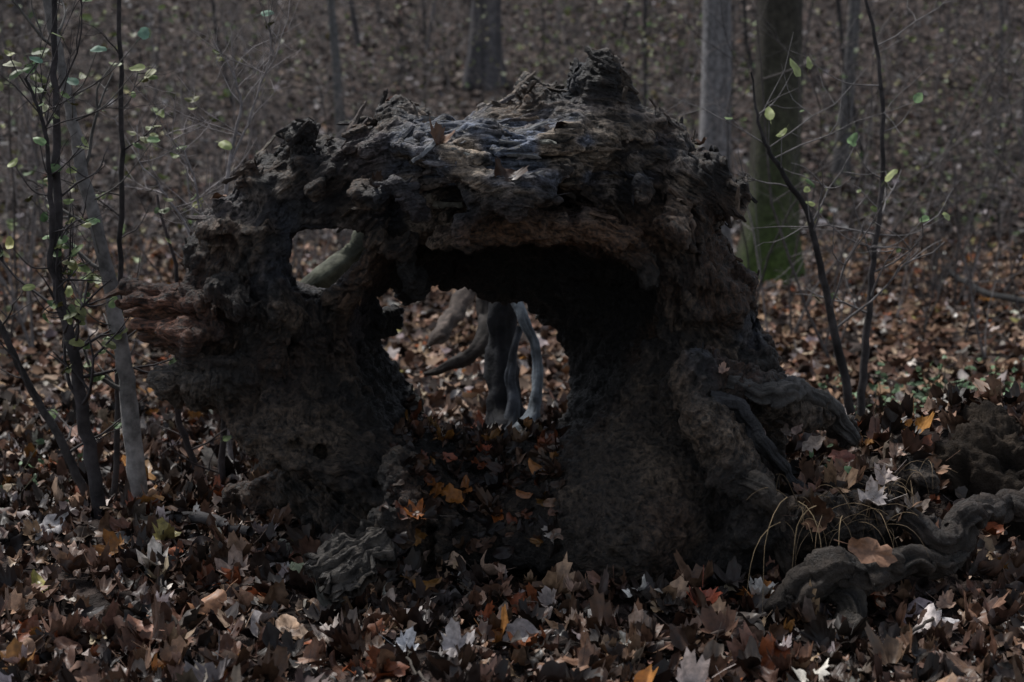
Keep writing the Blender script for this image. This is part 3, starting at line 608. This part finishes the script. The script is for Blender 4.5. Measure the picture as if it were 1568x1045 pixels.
for i in range(330):
    y_=rng.uniform(3.2,22); x_=rng.uniform(-1,1)*(2.2+.40*(y_+2)); 
    if abs(x_)<1.4 and y_<6: continue
    z_=float(g(x_,y_)); h_=rng.uniform(.6,1.8)*(1+y_/20)
    c_=np.array([.10,.09,.088])*rng.uniform(.3,2.0)
    for s in range(rng.integers(1,4)):
        P=[np.array([x_,y_,z_])]; d=np.array([rng.normal(0,.25),rng.normal(0,.2),1.])
        for q in range(6): d=d+rng.normal(0,.12,3); d/=np.linalg.norm(d); P.append(P[-1]+d*h_/6)
        P=np.array(P); r_=rng.uniform(.004,.010); tube(us,P,np.linspace(r_,r_*.3,7),4,c_)
        for j in range(4): twig(us,P[rng.integers(1,7)],np.array([rng.normal(),rng.normal()*.6,.5]),h_*.35,r_*.4,c_,1,0)
us.build('understorey_shrubs',[M_bark])
sl=MB(); P_=[];
for cx,cy,cy_,sx_,sz_,n in [(1000,60,13,1.0,.8,450),(930,110,14,.9,.6,260),(1440,120,14,1.3,1.0,420),(1500,250,12,1.0,.7,260),(650,60,17,1.6,1.0,200),(300,60,15,1.8,1.0,260),(60,150,8,.8,.7,200),(1350,330,11,1.0,.5,160),(480,120,14,1,.8,120),(80,230,5,.5,.8,150)]:
    c_=W(cx,cy,cy_); P_.append(c_+rng.normal(0,1,(n,3))*[sx_,1.0,sz_])
P_=np.concatenate(P_); k=len(P_); P_[:,2]=np.maximum(P_[:,2],g(P_[:,0],P_[:,1])+.15)
scatter(sl,MID,P_,rng.normal(0,.7,(k,3))+[0,-.3,.8],rng.uniform(.04,.085,k),np.array([.15,.17,.07])*rng.uniform(.5,1.6,(k,1))*rng.uniform(.8,1.2,(k,3)))
sl.build('shrub_foliage',[M_green])
pb=MB()
for (cx,cy,y_,n,sx_,sz_) in [(1460,605,1.6,150,.32,.05),(1530,590,2.0,80,.25,.07),(1400,600,1.8,40,.2,.05),(20,800,.5,60,.12,.09),(60,740,.9,50,.2,.08),(1275,712,-.15,8,.02,.02)]:
    c_=W(cx,cy,y_); Q_=c_+rng.normal(0,1,(n,3))*[sx_,.15,sz_]
    scatter(pb,GREEN,Q_,rng.normal(0,.5,(n,3))+[0,-.3,.8],rng.uniform(.018,.04,n),np.array([.09,.15,.07])*rng.uniform(.5,1.5,(n,1)),1)
    for q in Q_[::5]: 
        e=np.array([q[0]+rng.normal(0,.05),q[1],g(q[0],q[1])]); tube(pb,np.linspace(e,q,4),.002,3,(.05,.05,.03),0)
pb.build('low_shrub',[M_bark,M_green])
db=MB()
def blade(p,d,L_,w,col,droop=.5):
    n=8;P=[p];d=np.array(d,float);d/=np.linalg.norm(d)
    for i in range(n): d=d+np.array([0,0,-droop/n*(1+i*.3)])+rng.normal(0,.06,3); d/=np.linalg.norm(d); P.append(P[-1]+d*L_/n)
    tube(db,np.array(P),np.linspace(w,w*.25,n+1),4,col)
for i in range(110):
    a,b_=rng.uniform(1190,1430),rng.uniform(690,820); p=W(a,b_,rng.uniform(-.3,-.1)); h=bvh.ray_cast(Vector(CAM),Vector(p-CAM).normalized())
    if h[0] is not None and h[0].y<.6: p=np.array(h[0])
    else: p=G(a,b_,-.6)
    blade(p,(rng.normal(0,.7),rng.uniform(-1,-.2),rng.uniform(.1,1.0)),rng.uniform(.07,.22),rng.uniform(.0007,.0014),np.array([.28,.20,.12])*rng.uniform(.3,1.1),rng.uniform(.4,2.2))
for a,b_,L_,dx_ in [(1205,762,.34,-.2),(1222,768,.26,.2),(1250,775,.22,-.5),(1290,790,.22,-.1),(1195,800,.3,-.4)]:
    p=W(a,b_,-.50); blade(p,(dx_,-.3,.1),L_,.0015,np.array([.26,.19,.11]),3.0)
db.build('dry_grass',[M_bark])
bs=MB()
def slab(pa,pb_,w0,w1,th,col,mb_):
    n=90;k=41; pa=np.array(pa);pb_=np.array(pb_); d=pb_-pa; L_=np.linalg.norm(d); d/=L_; nr=np.array([-.15,-.62,.77]); nr-=nr@d*d; nr/=np.linalg.norm(nr); s=np.cross(nr,d)
    u=np.linspace(0,1,n)[:,None];v=np.linspace(-1,1,k)[None]
    jag=1-.30*np.abs(vn(v*6,0*v,0*v,4)); w=w0+(w1-w0)*u+.03*vn(u*9,0*u,v*0,6)
    hgt=.010*(1-v*v)+.012*terr(vn(u*1.5,v*3,0*u,8),3)+.014*(1-2*np.abs(vn(u*1.2,v*6,0*u,18)))+.008*(1-2*np.abs(vn(u*3,v*16,0*u,19)))+.003*vn(u*30,v*30,0*u,20)
    Vt=pa+(u*L_*jag)[...,None]*d+(v*w)[...,None]*s+hgt[...,None]*nr; Vb=Vt-nr*th
    i,j=np.meshgrid(np.arange(n-1),np.arange(k-1),indexing='ij');q=(i*k+j).ravel(); o=n*k
    ft=np.stack([q,q+1,q+k+1,q+k],-1);fbk=ft[:,::-1]+o
    bd=list(range(k))+[r_*k+k-1 for r_ in range(1,n)]+[(n-1)*k+c for c in range(k-2,-1,-1)]+[r_*k for r_ in range(n-2,0,-1)]
    sd=np.array([[bd[t_],bd[(t_+1)%len(bd)],bd[(t_+1)%len(bd)]+o,bd[t_]+o] for t_ in range(len(bd))])
    C=np.array(col)[None]*(1+.9*(1-2*np.abs(vn(u*2,v*14,0*u,28))))[...,None]; C=np.concatenate([C.reshape(-1,3)]*2)
    mb_.add(np.concatenate([Vt.reshape(-1,3),Vb.reshape(-1,3)]),[ft,fbk,sd],np.clip(C,.004,1))
slab(W(590,818,-.46),W(478,890,-.56),.045,.080,.03,(.060,.052,.045),bs)
bs.build('broken_bark_slab',[M_wood])
st=MB()
def stick(pts,r_,col): 
    P,R=smoothpath(pts,[r_*(1-.4*i/len(pts)) for i in range(len(pts))],6); P=P+rng.normal(0,.004,P.shape); tube(st,P,R,7,col,0,.15)
stick([G(240,812)+[0,0,.04],G(310,818)+[0,0,.05],G(380,835)+[0,0,.04]],.02,(.07,.065,.065))
stick([G(1600,505,3)+[0,0,.16],G(1510,480,3)+[0,0,.14],G(1450,455,3)+[0,0,.2]],.026,(.03,.03,.03))
stick([G(1000,1010)+[0,0,.03],G(1100,1000)+[0,0,.05],G(1160,965)+[0,0,.05]],.006,(.08,.06,.05))
for i in range(40):
    a=np.array([rng.uniform(-2,2),rng.uniform(-1.3,2.5),0]);a[2]=g(a[0],a[1])+.04; th_=rng.uniform(0,3.14); b_=a+np.array([math.cos(th_),math.sin(th_),0])*rng.uniform(.08,.3); b_[2]=g(b_[0],b_[1])+.05
    stick([a,(a+b_)/2+rng.normal(0,.01,3),b_],rng.uniform(.0025,.006),(.07,.06,.05))
st.build('fallen_sticks',[M_bark])
lg=MB()
def branch(pts,col,s=20):
    P,R=smoothpath([W(a,b_,y) for a,b_,y,_ in pts],[q[3] for q in pts],12); P=P+.014*np.stack([vn(P[:,0]*14,P[:,1]*14,P[:,2]*14,q) for q in (1,2,3)],-1)
    tube(lg,P,R,s,col,0,.05,.3)
branch([(780,425,1.0,.022),(800,480,.95,.018),(820,520,.93,.015),(824,570,.9,.015),(822,625,.85,.022),(800,672,.8,.05)],(.10,.115,.13))
branch([(775,415,1.1,.05),(765,520,1.1,.045),(772,600,1.05,.055),(785,690,1.0,.10)],(.012,.012,.014))
branch([(795,500,1.02,.012),(783,560,1.0,.015),(788,620,.98,.022),(780,670,.95,.04)],(.04,.044,.052))
branch([(780,390,2.4,.05),(715,450,2.0,.038),(690,490,1.8,.038),(668,516,1.6,.030),(655,530,1.55,.006)],(.065,.05,.042))
branch([(745,390,1.5,.04),(745,470,1.45,.035),(742,515,1.35,.035),(725,540,1.3,.028),(690,560,1.3,.02),(650,570,1.3,.006)],(.022,.018,.016))
branch([(430,478,.55,.03),(490,430,.55,.032),(530,395,.6,.032),(580,330,.65,.03)],(.075,.078,.058))
lg.build('fallen_branch',[M_bark])
# ------------------------------------------------------------------ light
w=bpy.data.worlds.new("World"); scene.world=w; w.use_nodes=True; N=w.node_tree.nodes;L=w.node_tree.links
sky=N.new('ShaderNodeTexSky'); sky.sky_type='NISHITA'; sky.sun_disc=False; EL,AZ=math.radians(60),math.radians(-45)
sky.sun_elevation=EL; sky.sun_rotation=AZ
hs=N.new('ShaderNodeHueSaturation'); hs.inputs['Saturation'].default_value=.45
L.new(sky.outputs[0],hs.inputs['Color']); L.new(hs.outputs[0],N['Background'].inputs['Color']); N['Background'].inputs['Strength'].default_value=.13
sl_=bpy.data.lights.new('sun','SUN'); sl_.energy=3.6; sl_.angle=math.radians(14); sl_.color=(1,.97,.93)
so2=bpy.data.objects.new('sun',sl_); scene.collection.objects.link(so2)
d=Vector((math.sin(AZ)*math.cos(EL),math.cos(AZ)*math.cos(EL),math.sin(EL))); so2.rotation_euler=d.to_track_quat('Z','Y').to_euler()
